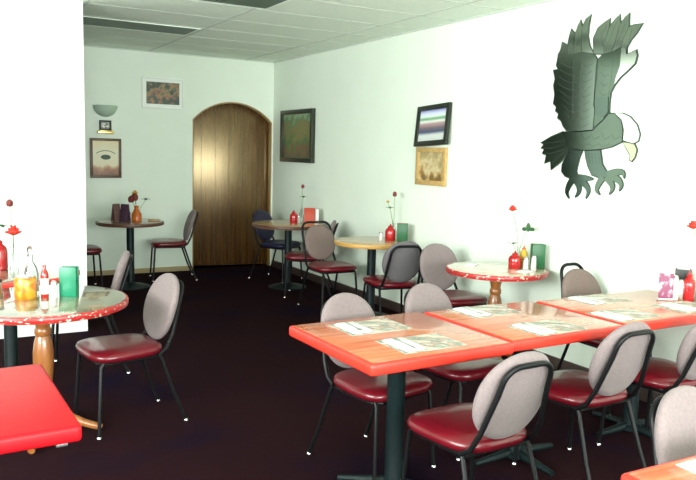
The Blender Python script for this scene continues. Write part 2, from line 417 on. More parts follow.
# ------------------------------------------------------------------ chairs
def fpad(tilt, y0, z0, curve):
    ct, st = math.cos(tilt), math.sin(tilt)
    def f(x, z, h):          # x across, z up the pad, h forward
        y = h + curve*x*x
        return (x, y0 + y*ct - z*st, z0 + z*ct + y*st)
    return f
def make_chair(label, seat_m, back_m, group='dining chairs with oval backs', tall=False, loop=1.0, pad=1.0, first=(0, 0, 0), rz=0):
    t = thing('dining_chair', label, 'chair', first, rz, group)
    # front of the chair is +y
    s = MB()
    s.dome(0.215, 0.215, [(0.86, 0.0), (0.95, 0.004), (0.995, 0.018), (1.0, 0.030), (0.97, 0.046), (0.88, 0.056), (0.6, 0.064), (0.3, 0.067)], 48, 3.6,
           lambda x, y, h: (x*(1.0+0.10*y/0.215), y+0.01, 0.412+h))
    s.build('seat', seat_m, t, ang=60)
    f = MB()
    ring = [(-0.17, -0.165, 0.405), (-0.185, 0.0, 0.405), (-0.185, 0.15, 0.405), (-0.15, 0.185, 0.405), (0.15, 0.185, 0.405), (0.185, 0.15, 0.405), (0.185, 0.0, 0.405), (0.17, -0.165, 0.405)]
    f.tube(ring, 0.009, 8, True)
    f.build('seat_frame', FRAME, t)
    tl = math.radians(17)
    b = MB()
    pr = [(0.80, -0.022), (0.93, -0.019), (0.985, -0.010), (1.0, 0.0), (0.985, 0.010), (0.93, 0.019), (0.80, 0.024), (0.5, 0.028), (0.25, 0.029)]
    b.dome(0.188*pad, 0.198*pad, pr, 56, 2.15, fpad(tl, -0.250, 0.652, 0.55))
    b.build('backrest', back_m, t, ang=60)
    # tube behind the pad: an inverted U
    g = fpad(tl, -0.286, 0.640, 0.35)
    w, top, cr = 0.126*loop, (0.203*pad+0.032 if tall else 0.165), 0.075
    left = [Vector((-0.178, -0.150, 0.412)), Vector((-0.172, -0.200, 0.445)), Vector(g(-0.162, -0.13, 0)), Vector(g(-w-0.004, top-0.12, 0))]
    left += [Vector(g(-w+cr-cr*math.cos(q), top-cr+cr*math.sin(q), 0)) for q in [i*PI/2/6 for i in range(7)]]
    right = [Vector((-p.x, p.y, p.z)) for p in reversed(left)]
    pts = left + right
    MB().tube(pts, 0.0115, 10).build('back_frame', FRAME, t)
    for sx in (-1, 1):
        for fr in (True, False):
            if fr: p = [(sx*0.178, 0.165, 0.412), (sx*0.182, 0.180, 0.39), (sx*0.205, 0.205, 0.008)]
            else: p = [(sx*0.174, -0.150, 0.412), (sx*0.177, -0.165, 0.39), (sx*0.190, -0.235, 0.18), (sx*0.200, -0.305, 0.008)]
            lg = MB().tube(p, 0.0105, 10).build('leg', FRAME, t)
            MB().lathe([(0.011, 0), (0.014, 0.003), (0.014, 0.010), (0.011, 0.016)], 12, (p[-1][0], p[-1][1], 0.0)).build('glide', GLIDE, lg)
    return t
def place(top_xy, heading):
    """heading in degrees of the direction the sitter faces; top_xy is the middle of the top of the back"""
    a = math.radians(heading)
    return (top_xy[0]+0.315*math.cos(a), top_xy[1]+0.315*math.sin(a), 0), a-PI/2
CH = []
p, r = place((1.968, 2.035), 92)
c0 = make_chair('taupe and red chair seen from behind at the near left end of the long table', REDVINYL, FABRIC, first=p, rz=r)
for xy, hd, lab in [
    ((2.80, 2.22), 92, 'taupe and red chair seen from behind, middle of the near side of the long table'),
    ((3.41, 2.21), 92, 'chair at the right photo edge, near side of the long table, back partly cut off'),
    ((1.88, 3.36), -79, 'front-facing chair at the far left end of the long table, beside its free corner'),
    ((2.46, 3.45), -80, 'front-facing chair behind the joint of the long table, second from its free end'),
    ((2.14, 1.52), -88, 'pale oval-backed chair in the bottom right corner, behind the cut-off table'),
    ((1.24, 4.26), -172, 'chair pulled out to the right of the near round table with the amber jar'),
    ((1.225, 5.30), 167, 'chair seen edge-on behind the near round table, beside the partition end'),
    ((2.81, 8.70), 170, 'chair to the right of the small dark round table, next to the wooden door'),
    ((1.10, 8.45), 0, 'chair mostly hidden by the partition, left of the small dark round table'),
    ((3.675, 4.985), -92, 'plain oval-backed chair tucked behind the pink-topped round table by the wall'),
    ((3.85, 7.04), 148, 'chair mostly hidden behind the black-looped chair, seat under the corner table'),
]:
    p, r = place(xy, hd); dup(c0, p, r, lab)
p, r = place((3.48, 6.77), -89)
make_chair('chair with a black loop frame round its oval back, left of the oak round table', REDVINYL, FABRIC_BROWN, tall=True, loop=1.30, pad=0.93, first=p, rz=r)
p, r = place((3.80, 3.55), -88)
make_chair('brown-backed chair against the wall behind the long table, frame showing above the pad', REDVINYL, FABRIC_BROWN, tall=True, loop=0.86, pad=0.98, first=p, rz=r)
p, r = place((3.53, 5.18), 80)
make_chair('grey-backed chair seen from behind at the oak round table, black frame across it', REDVINYL, mat('grey_fabric', (0.12, 0.11, 0.115), 0.95, noise=0.1, nscale=90), loop=1.1, first=p, rz=r)
p, r = place((3.57, 8.52), -60)
make_chair('dark navy chair in the far corner, beside the wooden door', NAVY, NAVY, first=p, rz=r)

# ------------------------------------------------------------------ tables
def oblong_table(label, cx, cy, sx, sy, rz, top_m, post_xy=(0, 0), edge_m=REDEDGE, group='red-edged oblong tables', whole=False, base_turn=0.0):
    t = thing('dining_table', label, 'table', (cx, cy, 0), rz, group)
    MB().box((0, 0, 0.7225), (sx, sy, 0.053), 0.014, seg=3).build('edge_band' if not whole else 'tabletop', edge_m if not whole else top_m, t)
    if not whole:
        MB().box((0, 0, 0.7485), (sx-0.034, sy-0.034, 0.003), 0.001).build('tabletop', top_m, t)
    px, py = post_xy
    MB().lathe([(0.050, 0.03), (0.043, 0.05), (0.043, 0.66), (0.05, 0.672)], 24, (px, py, 0)).build('post', POST, t)
    b = MB(); b.box((px, py, 0.683), (0.40, 0.07, 0.022), 0.004); b.box((px, py, 0.683), (0.07, 0.40, 0.022), 0.004)
    b.build('top_bracket', POST, t)
    b = MB(); b.lathe([(0.07, 0.012), (0.07, 0.03), (0.05, 0.045)], 24, (px, py, 0))
    for k in range(4):
        a = k*PI/2+base_turn
        b.tube([(px+0.04*math.cos(a), py+0.04*math.sin(a), 0.030), (px+0.27*math.cos(a), py+0.27*math.sin(a), 0.014)], [0.026, 0.014], 8)
    b.build('base', POST, t)
    return t
oblong_table('wood-topped red-edged table forming the free left end of the long row', 1.873, 2.795, 0.770, 0.735, 0.030, LAM, base_turn=PI/4)
oblong_table('wood-topped red-edged table in the middle of the long row', 2.655, 2.815, 0.765, 0.690, 0.012, LAM)
oblong_table('wood-topped red-edged table at the wall end of the long row', 3.545, 2.815, 0.985, 0.650, 0.0, LAM)
oblong_table('wood-topped table cut off in the bottom right corner of the photo', 2.00, 0.905, 0.86, 0.72, -0.03, LAM)
rt_ = oblong_table('all-red square table cut off at the left edge of the photo', -0.005, 2.592, 0.74, 0.735, 0.03, REDTOP, whole=True, group=None)
MB().box((0.315, -0.325, 0.688), (0.035, 0.035, 0.014), 0.003).build('corner_bracket', STEELD, rt_)

def round_table(label, cx, cy, r, top_m, edge_m, wood, group='round tables', scallop=False):
    t = thing('round_table', label, 'table', (cx, cy, 0), 0, group)
    MB().lathe([(r-0.012, 0.712), (r-0.003, 0.714), (r, 0.722), (r, 0.741), (r-0.004, 0.748), (r-0.012, 0.7495)], 64).build('edge_band', edge_m, t)
    MB().lathe([(r-0.014, 0.71), (r-0.014, 0.7497), (r-0.016, 0.7502)], 64).build('tabletop', top_m, t)
    if wood:
        MB().lathe([(q*0.82, z) for q, z in [(0.066, 0.08), (0.066, 0.16), (0.050, 0.18), (0.040, 0.21), (0.046, 0.25), (0.058, 0.32), (0.066, 0.40), (0.066, 0.46), (0.056, 0.52), (0.044, 0.55), (0.053, 0.565), (0.053, 0.585), (0.044, 0.60), (0.052, 0.64), (0.060, 0.66), (0.060, 0.69)]], 28).build('pedestal', TURNED, t)
        MB().box((0, 0, 0.70), (0.42, 0.10, 0.022), 0.004).build('top_bracket', TURNED, t)
        for k in range(4):
            a = k*PI/2-0.35
            p = [(0.02, 0.12), (0.10, 0.105), (0.20, 0.055), (0.30, 0.022)]
            MB().tube([(q*math.cos(a), q*math.sin(a), z) for q, z in p], [0.026, 0.026, 0.022, 0.019], 12).build('foot', TURNED, t)
    else:
        MB().lathe([(0.05, 0.03), (0.042, 0.05), (0.042, 0.68), (0.055, 0.690)], 24).build('post', POST, t)
        MB().box((0, 0, 0.70), (0.36, 0.08, 0.02), 0.004).build('top_bracket', POST, t)
        MB().lathe([(0.22, 0.0), (0.22, 0.010), (0.19, 0.020), (0.06, 0.045), (0.045, 0.06)], 36).build('base', POST, t)
    return t
round_table('near round table with a mottled glassy top and flecked red edge, amber jar on it', 0.510, 4.210, 0.447, TILETOP, SPECKEDGE, True)
round_table('second round table at the left, behind the amber jar and in front of the partition', 0.435, 5.22, 0.435, TILETOP, REDEDGE, False)
round_table('small dark-brown round table on a single post by the far left wall', 1.950, 8.37, 0.370, BROWNTOP, BROWNEDGE, False)
round_table('brown round table in the far corner beside the wooden door', 3.600, 7.72, 0.42, OAKTOP, BROWNEDGE, False)
round_table('light oak round table on a dark post below the two hung pictures', 3.667, 5.973, 0.365, OAKTOP, OAKEDGE, False)
round_table('pink-topped round table with a flecked red edge, against the wall under the eagle', 3.672, 4.192, 0.378, PINKTOP, SPECKEDGE, True)

# ------------------------------------------------------------------ table settings
ZT = 0.7502
def placemat(cx, cy, rz, label, z=ZT, sx=0.34, sy=0.235):
    o = MB().box((0, 0, 0.0006), (sx, sy, 0.0012)).build('placemat', MATPRINT, None, (cx, cy, z), rot=(0, 0, rz))
    return tag(o, label, 'placemat', 'paper placemats')
def napkin(cx, cy, rz, label, z=ZT+0.0014, sx=0.105, sy=0.19):
    b = MB(); b.box((0, 0, 0.0030), (sx, sy, 0.006), 0.002); b.box((0.004, 0, 0.0075), (sx-0.014, sy-0.006, 0.003), 0.001)
    o = b.build('napkin', NAPKIN, None, (cx, cy, z), rot=(0, 0, rz))
    return tag(o, label, 'napkin', 'folded paper napkins')
def fork_mesh():
    b = MB()
    f = lambda u, v, h: (u, v, h)
    b.prism([(-0.006, -0.09), (0.006, -0.09), (0.003, 0.03), (0.011, 0.05), (0.011, 0.058), (-0.011, 0.058), (-0.011, 0.05), (-0.003, 0.03)], 0, 0.0022, f)
    for k in range(4):
        x = -0.0095+k*0.0063
        b.prism([(x-0.0014, 0.058), (x+0.0014, 0.058), (x+0.001, 0.095), (x-0.001, 0.095)], 0, 0.0022, f)
    return b
def fork(cx, cy, rz, label, z):
    return tag(fork_mesh().build('fork', STEEL, None, (cx, cy, z), rot=(0, 0, rz)), label, 'fork', 'steel forks')
def knife(cx, cy, rz, label, z):
    b = MB(); f = lambda u, v, h: (u, v, h)
    b.prism([(-0.007, -0.10), (0.007, -0.10), (0.005, 0.0), (-0.005, 0.0)], 0, 0.004, f)
    b.prism([(-0.005, 0.0), (0.007, 0.0), (0.009, 0.07), (0.002, 0.11), (-0.004, 0.09)], 0.001, 0.003, f)
    return tag(b.build('knife', STEEL, None, (cx, cy, z), rot=(0, 0, rz)), label, 'knife', 'steel knives')
sets = [   # centre, turn, where
    (1.825, 2.965, 0.02, 'far-side setting at the free end of the long table', 1),
    (1.875, 2.610, 0.03, 'near-side setting at the free end of the long table', -1),
    (2.590, 3.030, 0.04, 'far-side setting on the middle table', 1),
    (2.630, 2.605, 0.05, 'near-side setting on the middle table', -1),
    (3.440, 3.020, 0.02, 'far-side setting on the wall-end table', 1),
    (3.235, 2.655, 0.02, 'near-side setting on the wall-end table', -1),
]
for cx, cy, rz, lab, sd in sets:
    placemat(cx, cy, rz, 'white printed paper placemat, ' + lab)
    napkin(cx-0.095, cy, rz-0.02, 'folded white napkin, ' + lab)
    fork(cx-0.095, cy, rz+(0 if sd < 0 else PI)-0.08, 'fork lying on the napkin, ' + lab, ZT+0.0106)
    knife(cx+0.06, cy+0.01, rz+(0 if sd < 0 else PI)+0.9, 'knife lying slantwise, ' + lab, ZT+0.0014)
placemat(3.76, 2.66, 0.02, 'white printed paper placemat at the right photo edge, near side of the long table')
napkin(3.70, 2.66, 0.0, 'folded white napkin at the right photo edge, near side of the long table')
o = placemat(1.91, 1.125, -0.03, 'bright white placemat on the cut-off table in the bottom right corner', sx=0.30, sy=0.22)
o.data.materials[0] = PAPER
napkin(3.61, 4.40, 0.5, 'white folded papers lying on the left of the pink-topped round table', z=ZT, sx=0.10, sy=0.07)
napkin(3.755, 3.98, 0.3, 'white napkin lying in front of the condiments on the pink-topped round table', z=ZT, sx=0.12, sy=0.07)

# ------------------------------------------------------------------ condiments and flowers
GB = 'condiments on the tables'
def squeeze_bottle(x, y, label, r=0.035, h=0.15, m=REDGLASS, cap=REDGLASS, z=ZT):
    t = thing('sauce_bottle', label, 'bottle', (x, y, z), 0, 'red sauce bottles')
    MB().lathe([(r*0.92, 0), (r, 0.006), (r, h*0.55), (r*0.85, h*0.68), (r*0.45, h*0.78), (r*0.42, h*0.80)], 24).build('bottle_body', m, t)
    MB().lathe([(r*0.48, h*0.795), (r*0.48, h*0.85), (r*0.2, h*0.90), (r*0.10, h)], 20).build('cap', cap, t)
    return t
def sauce_bottle(x, y, label):
    t = thing('hot_sauce_bottle', label, 'bottle', (x, y, ZT))
    MB().lathe([(0.019, 0), (0.021, 0.004), (0.021, 0.125), (0.017, 0.142), (0.010, 0.155), (0.010, 0.182)], 22).build('bottle_body', SAUCE, t)
    MB().lathe([(0.0215, 0.022), (0.0218, 0.024), (0.0218, 0.105), (0.0215, 0.107)], 22).build('bottle_label', PAPER, t)
    MB().lathe([(0.013, 0.181), (0.013, 0.212), (0.010, 0.218)], 18).build('cap', WHITEP, t)
    return t
def shaker(x, y, label, body=WHITEP, h=0.095, r=0.021, cap=STEEL):
    t = thing('salt_shaker', label, 'shaker', (x, y, ZT), 0, 'shakers')
    MB().lathe([(r*0.95, 0), (r, 0.004), (r*0.86, h*0.7), (r*0.80, h*0.74)], 18).build('shaker_body', body, t)
    MB().lathe([(r*0.86, h*0.74), (r*0.88, h*0.86), (r*0.6, h*0.97), (r*0.2, h)], 18).build('cap', cap, t)
    return t
def napkin_holder(x, y, rz, label, m, w=0.10, h=0.165, d=0.07, top_m=None):
    t = thing('napkin_holder', label, 'napkin holder', (x, y, ZT), rz, 'napkin holders')
    b = MB(); b.box((0, d/2-0.004, h/2), (w, 0.008, h), 0.003); b.box((0, -d/2+0.004, h/2), (w, 0.008, h), 0.003); b.box((0, 0, 0.006), (w, d-0.016, 0.012))
    b.box((-w/2+0.004, 0, h*0.3), (0.008, d-0.016, h*0.6-0.02)); b.box((w/2-0.004, 0, h*0.3), (0.008, d-0.016, h*0.6-0.02))
    b.build('holder_body', m, t)
    MB().box((0, 0, h*0.5+0.006), (w-0.02, d-0.02, h*0.94), 0.002).build('napkin_stack', top_m or NAPKIN, t)
    return t
def petal_bloom(c, r, n=9, flat=0.45):
    b = MB(); b.ell((c[0], c[1], c[2]+r*0.12), (r*0.72, r*0.72, r*0.50), 14)
    for ring, (rr, tilt, k) in enumerate([(0.62, 0.25, n), (0.38, 0.7, max(5, n-3)), (0.15, 1.1, 3)]):
        for i in range(k):
            a = 2*PI*i/k + ring*0.4
            R_ = Matrix.Rotation(a, 3, 'Z') @ Matrix.Rotation(-tilt, 3, 'Y')
            b.ell((c[0]+r*rr*math.cos(a), c[1]+r*rr*math.sin(a), c[2]+r*flat*ring*0.35), (r*0.48, r*0.36, r*0.16), 10, R_)
    return b
def leaf_mb(p, d, L, w):
    p, d = Vector(p), Vector(d).normalized()
    s = d.cross(Vector((0, 0, 1)))
    if s.length < 1e-3: s = Vector((1, 0, 0))
    s.normalize(); u = s.cross(d)
    b = MB(); vs, fs = [], []
    n = 7
    for i in range(n+1):
        q = i/n; ww = w*math.sin(PI*min(1, q*0.96+0.04))**0.8; dr_ = -L*0.35*q*q
        c = p+d*(L*q)+Vector((0, 0, dr_))
        vs += [c-s*ww, c+u*(-0.12*w), c+s*ww, c-s*ww*0.98-u*0.0018, c-u*0.0018+u*(-0.12*w), c+s*ww*0.98-u*0.0018]
    for i in range(n):
        a, b2 = i*6, i*6+6
        fs += [(a, a+1, b2+1, b2), (a+1, a+2, b2+2, b2+1), (a+4, a+3, b2+3, b2+4), (a+5, a+4, b2+4, b2+5), (a, b2, b2+3, a+3), (a+2, a+5, b2+5, b2+2)]
    fs += [(0, 3, 4, 1), (1, 4, 5, 2)]
    return b.add(vs, fs)
def flower_vase(x, y, label, blooms, leaves, vase_m=CLEAR, vase=(0.030, 0.16), z=ZT):
    """blooms: (dx,dy,h,r,kind); leaves: (dx,dy,h,dirx,diry,len)"""
    t = thing('flower_vase', label, 'vase of flowers', (x, y, z), 0, 'bud vases with a flower')
    r, h = vase
    MB().lathe([(r*0.9, 0), (r, 0.006), (r, h*0.45), (r*0.55, h*0.72), (r*0.42, h*0.85), (r*0.55, h), (r*0.47, h), (r*0.34, h*0.85), (r*0.46, h*0.71), (r*0.85, h*0.44), (r*0.85, 0.012)], 24).build('vase_body', vase_m, t)
    for dx, dy, hh, rr, kind in blooms:
        pts = [(0, 0, 0.03), (dx*0.15, dy*0.15, hh*0.45), (dx*0.6, dy*0.6, hh*0.8), (dx, dy, hh-rr*0.3)]
        st = MB().tube(pts, 0.0025, 6).build('stem', STEM, t)
        if kind == 'bud':
            b = MB(); b.ell((dx, dy, hh), (rr*0.75, rr*0.75, rr), 14)
            for i in range(4):
                a = i*PI/2; b.ell((dx+rr*0.45*math.cos(a), dy+rr*0.45*math.sin(a), hh-0.1*rr), (rr*0.42, rr*0.42, rr*0.85), 10)
            b.build('bloom', BUD, st)
        elif kind == 'leafbud':
            b = MB(); b.ell((dx, dy, hh), (rr*0.5, rr*0.5, rr), 12); b.ell((dx-rr*0.6, dy+rr*.5, hh-rr*0.4), (rr*0.6, rr*0.6, rr*0.45), 10); b.ell((dx+rr*0.6, dy-rr*.5, hh-rr*0.4), (rr*0.6, rr*0.6, rr*0.45), 10)
            b.build('bloom', LEAF, st)
        else:
            petal_bloom((dx, dy, hh), rr, flat=0.8).build('bloom', YELLOWP if kind == 'yellow' else BLOOM, st)
    for dx, dy, hh, ux, uy, L in leaves:
        MB().tube([(0, 0, 0.04), (dx*0.4, dy*0.4, hh*0.6), (dx, dy, hh)], 0.002, 6).build('stem', STEM, t)
        lb = MB()
        for (qx, qy) in ((ux, uy), (-ux, -uy), (-uy*0.7, ux*0.7)):
            l2 = leaf_mb((dx, dy, hh), (qx, qy, 0.5), L, L*0.32)
            lb.merge(l2.bm)
        lb.build('leaf', LEAF, t)
    return t

# near round table at the left
t = thing('amber_jar', 'amber-yellow jar on the near round table', 'jar', (0.435, 4.27, ZT))
MB().lathe([(0.053, 0), (0.057, 0.006), (0.057, 0.108), (0.051, 0.118)], 32).build('jar_body', AMBER, t)
MB().lathe([(0.050, 0.117), (0.050, 0.122), (0.03, 0.126)], 28).build('lid', STEEL, t)
t = thing('oil_cruet', 'tall clear glass cruet standing behind the amber jar', 'cruet', (0.475, 4.395, ZT))
MB().lathe([(0.040, 0), (0.044, 0.006), (0.044, 0.11), (0.034, 0.15), (0.017, 0.18), (0.015, 0.215), (0.020, 0.222), (0.016, 0.222), (0.011, 0.215), (0.013, 0.18), (0.029, 0.148), (0.038, 0.108), (0.038, 0.014)], 28).build('cruet_body', CLEAR, t)
MB().lathe([(0.010, 0.21), (0.012, 0.226), (0.018, 0.240), (0.015, 0.258), (0.006, 0.268)], 16).build('stopper', CLEAR, t)
MB().lathe([(0.036, 0.016), (0.036, 0.055), (0.035, 0.056)], 24).build('oil', mat('pale_oil', (0.62, 0.60, 0.40), 0.1), t)
sauce_bottle(0.530, 4.255, 'red hot-sauce bottle with a white label on the near round table')
shaker(0.575, 4.235, 'white salt shaker between sauce bottle and green holder, near round table')
napkin_holder(0.655, 4.245, -0.5, 'bright green napkin holder on the near round table', GREENP, 0.092, 0.165, 0.055, GREENP)
t = thing('sugar_pourer', 'steel sugar pourer cut off by the left photo edge, near round table', 'sugar pourer', (0.295, 4.33, ZT))
MB().lathe([(0.034, 0), (0.036, 0.005), (0.030, 0.085), (0.028, 0.09)], 24).build('pourer_body', STEEL, t)
MB().lathe([(0.030, 0.088), (0.030, 0.100), (0.018, 0.112), (0.006, 0.116)], 24).build('lid', BLACKP, t)

# second round table at the left
squeeze_bottle(0.385, 5.33, 'fat red bottle at the left photo edge, on the second round table', 0.055, 0.22)
flower_vase(0.485, 5.42, 'clear vase with a red bloom and a long brown bud, left edge of the photo',
            [(0.0, -0.02, 0.235, 0.050, 'red'), (-0.02, -0.03, 0.435, 0.026, 'bud')], [(-0.06, 0.03, 0.27, -0.7, 0.4, 0.07)])
flower_vase(0.33, 5.49, 'vase of dark and yellow flowers cut off by the left photo edge', [(0.0, 0.0, 0.24, 0.035, 'yellow'), (0.01, -0.02, 0.29, 0.035, 'bud')], [(0.0, 0.0, 0.33, 0.7, -0.4, 0.06)])

# far left table
def menu_tent(x, y, rz, label, m, w=0.14, h=0.20, z=ZT):
    t = thing('menu', label, 'menu', (x, y, z), rz, 'standing menus')
    for s in (-1, 1):
        MB().box((0, s*0.022, h/2), (w, 0.004, h), 0.001, Matrix.Rotation(s*0.20, 3, 'X')).build('cover', m, t)
    return t
menu_tent(1.790, 8.33, 0.35, 'brown standing menu on the left of the small dark round table', MENUBROWN, 0.085, 0.20)
menu_tent(1.872, 8.27, -0.75, 'plum standing menu next to the salt shaker on the small dark round table', MENUPLUM, 0.095, 0.20)
shaker(1.935, 8.36, 'pale shaker beside the orange vase on the small dark round table', h=0.11)
flower_vase(2.02, 8.36, 'orange vase with rust-brown flowers on the small dark round table',
            [(-0.02, 0.0, 0.27, 0.045, 'bud'), (-0.055, 0.02, 0.245, 0.04, 'bud'), (-0.01, 0.03, 0.31, 0.035, 'yellow')], [(0.09, -0.05, 0.24, 0.8, -0.3, 0.06)], ORANGEP, (0.055, 0.17))
t = MB().box((0, 0, 0.011), (0.13, 0.06, 0.020), 0.008).build('folded_cloth', TAN, None, (2.20, 8.30, ZT), rot=(0, 0, -0.5))
tag(t, 'folded tan cloth near the right rim of the small dark round table', 'cloth')

# corner table
squeeze_bottle(3.665, 7.72, 'round red bottle on the corner table beside the wooden door', 0.045, 0.15)
shaker(3.735, 7.74, 'small white shaker beside the red bottle on the corner table')
flower_vase(3.80, 7.80, 'bud vase on the corner table with one dark bud', [(0.01, -0.01, 0.42, 0.024, 'bud')], [(0.02, -0.01, 0.29, 0.8, -0.4, 0.055)])
t = menu_tent(3.885, 7.75, -0.5, 'red-orange standing card on the corner table', REDORANGE, 0.13, 0.17)
t = thing('napkin_pack', 'white napkin pack standing at the right of the corner table', 'napkins', (3.955, 7.69, ZT), -0.5)
MB().box((0, 0, 0.08), (0.04, 0.06, 0.16), 0.006).build('pack', NAPKIN, t)

# oak round table
shaker(3.740, 5.935, 'white shaker alone near the middle of the light oak table', h=0.085)
squeeze_bottle(3.840, 5.925, 'red tapered bottle on the light oak table', 0.050, 0.16)
flower_vase(3.925, 6.00, 'bud vase on the light oak table with one brown bud', [(0.0, 0.0, 0.44, 0.026, 'bud'), (-0.05, 0.04, 0.36, 0.018, 'yellow')], [(-0.03, 0.03, 0.30, 0.8, -0.4, 0.05)])
napkin_holder(3.925, 5.845, -0.5, 'green napkin holder with red-orange top on the light oak table', GREEND, 0.10, 0.17, 0.06, REDORANGE)

# pink-topped table
squeeze_bottle(3.805, 4.145, 'red teardrop-shaped bottle on the pink-topped round table', 0.048, 0.130)
shaker(3.850, 4.075, 'clear salt shaker in front, on the pink-topped round table')
shaker(3.890, 4.035, 'second white shaker nearest the green holder, on the pink-topped round table', h=0.11)
squeeze_bottle(3.900, 4.155, 'small amber bottle behind the shakers on the pink-topped round table', 0.03, 0.17, YELLOWP, ORANGEP)
napkin_holder(3.965, 4.075, -0.5, 'dark green napkin holder on the pink-topped round table', GREEND, 0.10, 0.185, 0.06, GREEND)
flower_vase(3.925, 4.240, 'slim vase with a red bloom and a green bud, on the pink-topped round table',
            [(-0.055, 0.03, 0.43, 0.034, 'red'), (0.03, -0.06, 0.30, 0.035, 'leafbud')], [(-0.06, 0.0, 0.17, -0.8, 0.3, 0.05)], CLEAR, (0.026, 0.15))

# wall end of the long table
t = thing('table_card', 'pink printed table card at the wall end of the long table', 'table card', (3.828, 2.852, ZT), -0.62)
MB().box((0, 0, 0.080), (0.085, 0.004, 0.160), 0.001, Matrix.Rotation(-0.08, 3, 'X')).build('card', PINKCARD, t)
MB().box((0, 0.0, 0.005), (0.09, 0.035, 0.010), 0.003).build('card_base', WHITEP, t)
shaker(3.892, 2.838, 'white shaker beside the pink table card', h=0.15, r=0.025)
shaker(3.915, 2.815, 'dark steel shaker between the white shaker and the red bottle, long table', body=STEEL, h=0.125, r=0.023)
squeeze_bottle(3.955, 2.79, 'red bottle at the wall end of the long table', 0.036, 0.18)
napkin_holder(4.005, 2.87, -0.9, 'black-topped napkin dispenser behind the red bottle, long table', BLACKP, 0.09, 0.175, 0.06)
flower_vase(3.985, 2.715, 'vase at the right photo edge with one red bloom, long table', [(-0.085, 0.04, 0.45, 0.036, 'red')], [(0.04, -0.03, 0.25, 0.8, -0.4, 0.05)])

# ------------------------------------------------------------------ pictures and the sconce
def framed(name, label, cat, loc, rot, w, h, bw_, frame_m, pic_m, depth=0.03, mat_w=0.0, group=None):
    """hangs with its back at local y=0, facing local -y"""
    t = thing(name, label, cat, loc, 0, group); t.rotation_euler = rot
    b = MB()
    b.box((0, -depth/2, h/2-bw_/2), (w, depth, bw_), 0.003); b.box((0, -depth/2, -h/2+bw_/2), (w, depth, bw_), 0.003)
    b.box((w/2-bw_/2, -depth/2, 0), (bw_, depth, h-2*bw_), 0.003); b.box((-w/2+bw_/2, -depth/2, 0), (bw_, depth, h-2*bw_), 0.003)
    b.build('frame', frame_m, t)
    if mat_w > 0:
        MB().box((0, -depth*0.30, 0), (w-2*bw_, depth*0.3, h-2*bw_)).build('mat_board', WHITEFRAME, t)
        MB().box((0, -depth*0.50, 0), (w-2*bw_-2*mat_w, depth*0.12, h-2*bw_-2*mat_w)).build('picture', pic_m, t)
    else:
        MB().box((0, -depth*0.35, 0), (w-2*bw_, depth*0.3, h-2*bw_)).build('picture', pic_m, t)
    return t
R90 = (0, 0, -PI/2)          # hangs on the right wall (local -y points to -x)
P_forest = picture_mat('forest_picture', [(0.0, (0.09, 0.10, 0.06)), (0.2, (0.20, 0.10, 0.06)), (0.32, (0.05, 0.17, 0.06)), (0.5, (0.20, 0.19, 0.08)), (0.75, (0.22, 0.20, 0.09)), (0.85, (0.08, 0.24, 0.12)), (1.0, (0.30, 0.38, 0.24))], warp=1.3, nscale=9)
framed('framed_picture', 'large dark-framed green and brown picture on the right wall by the corner', 'picture', (XW-0.001, 8.470, 1.765), R90, 0.92, 0.655, 0.055, DARKGREENF, P_forest, 0.05)
P_cal = picture_mat('calendar_stripes', [(0.0, (0.55, 0.58, 0.55)), (0.20, (0.62, 0.66, 0.64)), (0.30, (0.05, 0.08, 0.16)), (0.42, (0.16, 0.12, 0.14)), (0.55, (0.45, 0.30, 0.30)), (0.62, (0.75, 0.80, 0.76)), (0.70, (0.10, 0.34, 0.14)), (0.78, (0.72, 0.80, 0.78)), (0.88, (0.60, 0.64, 0.80)), (1.0, (0.08, 0.10, 0.40))], warp=0.06, nscale=4, lo=-0.15, hi=0.15)
framed('wall_calendar', 'black-framed tilted board with coloured stripes, hung above the gold-framed picture', 'wall calendar', (XW-0.024, 5.575, 1.845), (math.radians(-7), math.radians(-3), -PI/2), 0.50, 0.375, 0.045, BLACKFRAME, P_cal, 0.03)
P_gold = picture_mat('sepia_picture', [(0.0, (0.20, 0.12, 0.04)), (0.25, (0.42, 0.27, 0.10)), (0.5, (0.62, 0.52, 0.30)), (0.75, (0.48, 0.38, 0.18)), (1.0, (0.36, 0.30, 0.14))], warp=2.2, nscale=11, lo=-0.15, hi=0.15)
framed('framed_picture', 'gold-framed sepia picture directly below the tilted striped board', 'picture', (XW-0.001, 5.603, 1.470), R90, 0.465, 0.35, 0.045, GOLDF, P_gold, 0.03)
P_poster = picture_mat('village_picture', [(0.0, (0.05, 0.07, 0.06)), (0.25, (0.14, 0.12, 0.06)), (0.45, (0.36, 0.12, 0.08)), (0.6, (0.30, 0.22, 0.07)), (0.8, (0.08, 0.12, 0.09)), (1.0, (0.05, 0.05, 0.03))], warp=3.2, nscale=14, lo=-0.13, hi=0.13)
framed('framed_picture', 'white-framed colourful picture high on the back wall left of the arch', 'picture', (2.572, YB-0.001, 2.245), (0, 0, 0), 0.52, 0.375, 0.016, WHITEFRAME, P_poster, 0.022, 0.038)
P_label = picture_mat('cream_print', [(0.0, (0.16, 0.06, 0.02)), (0.14, (0.30, 0.12, 0.05)), (0.22, (0.50, 0.30, 0.14)), (0.30, (0.66, 0.60, 0.40)), (0.70, (0.68, 0.66, 0.46)), (1.0, (0.66, 0.56, 0.30))], warp=0.45, nscale=9, lo=-0.2, hi=0.2)
t = framed('framed_picture', 'brown-framed cream print on the back wall beside the partition', 'picture', (1.872, YB-0.001, 1.432), (0, 0, 0), 0.365, 0.475, 0.030, WALNUT, P_label, 0.03)
b = MB(); b.lathe([(0.058, 0), (0.058, 0.0012)], 28, sy=0.52)
b.build('printed_oval', PRINTGREEN, t, (0, -0.0152, 0.012), rot=(PI/2, 0, 0))
b = MB()
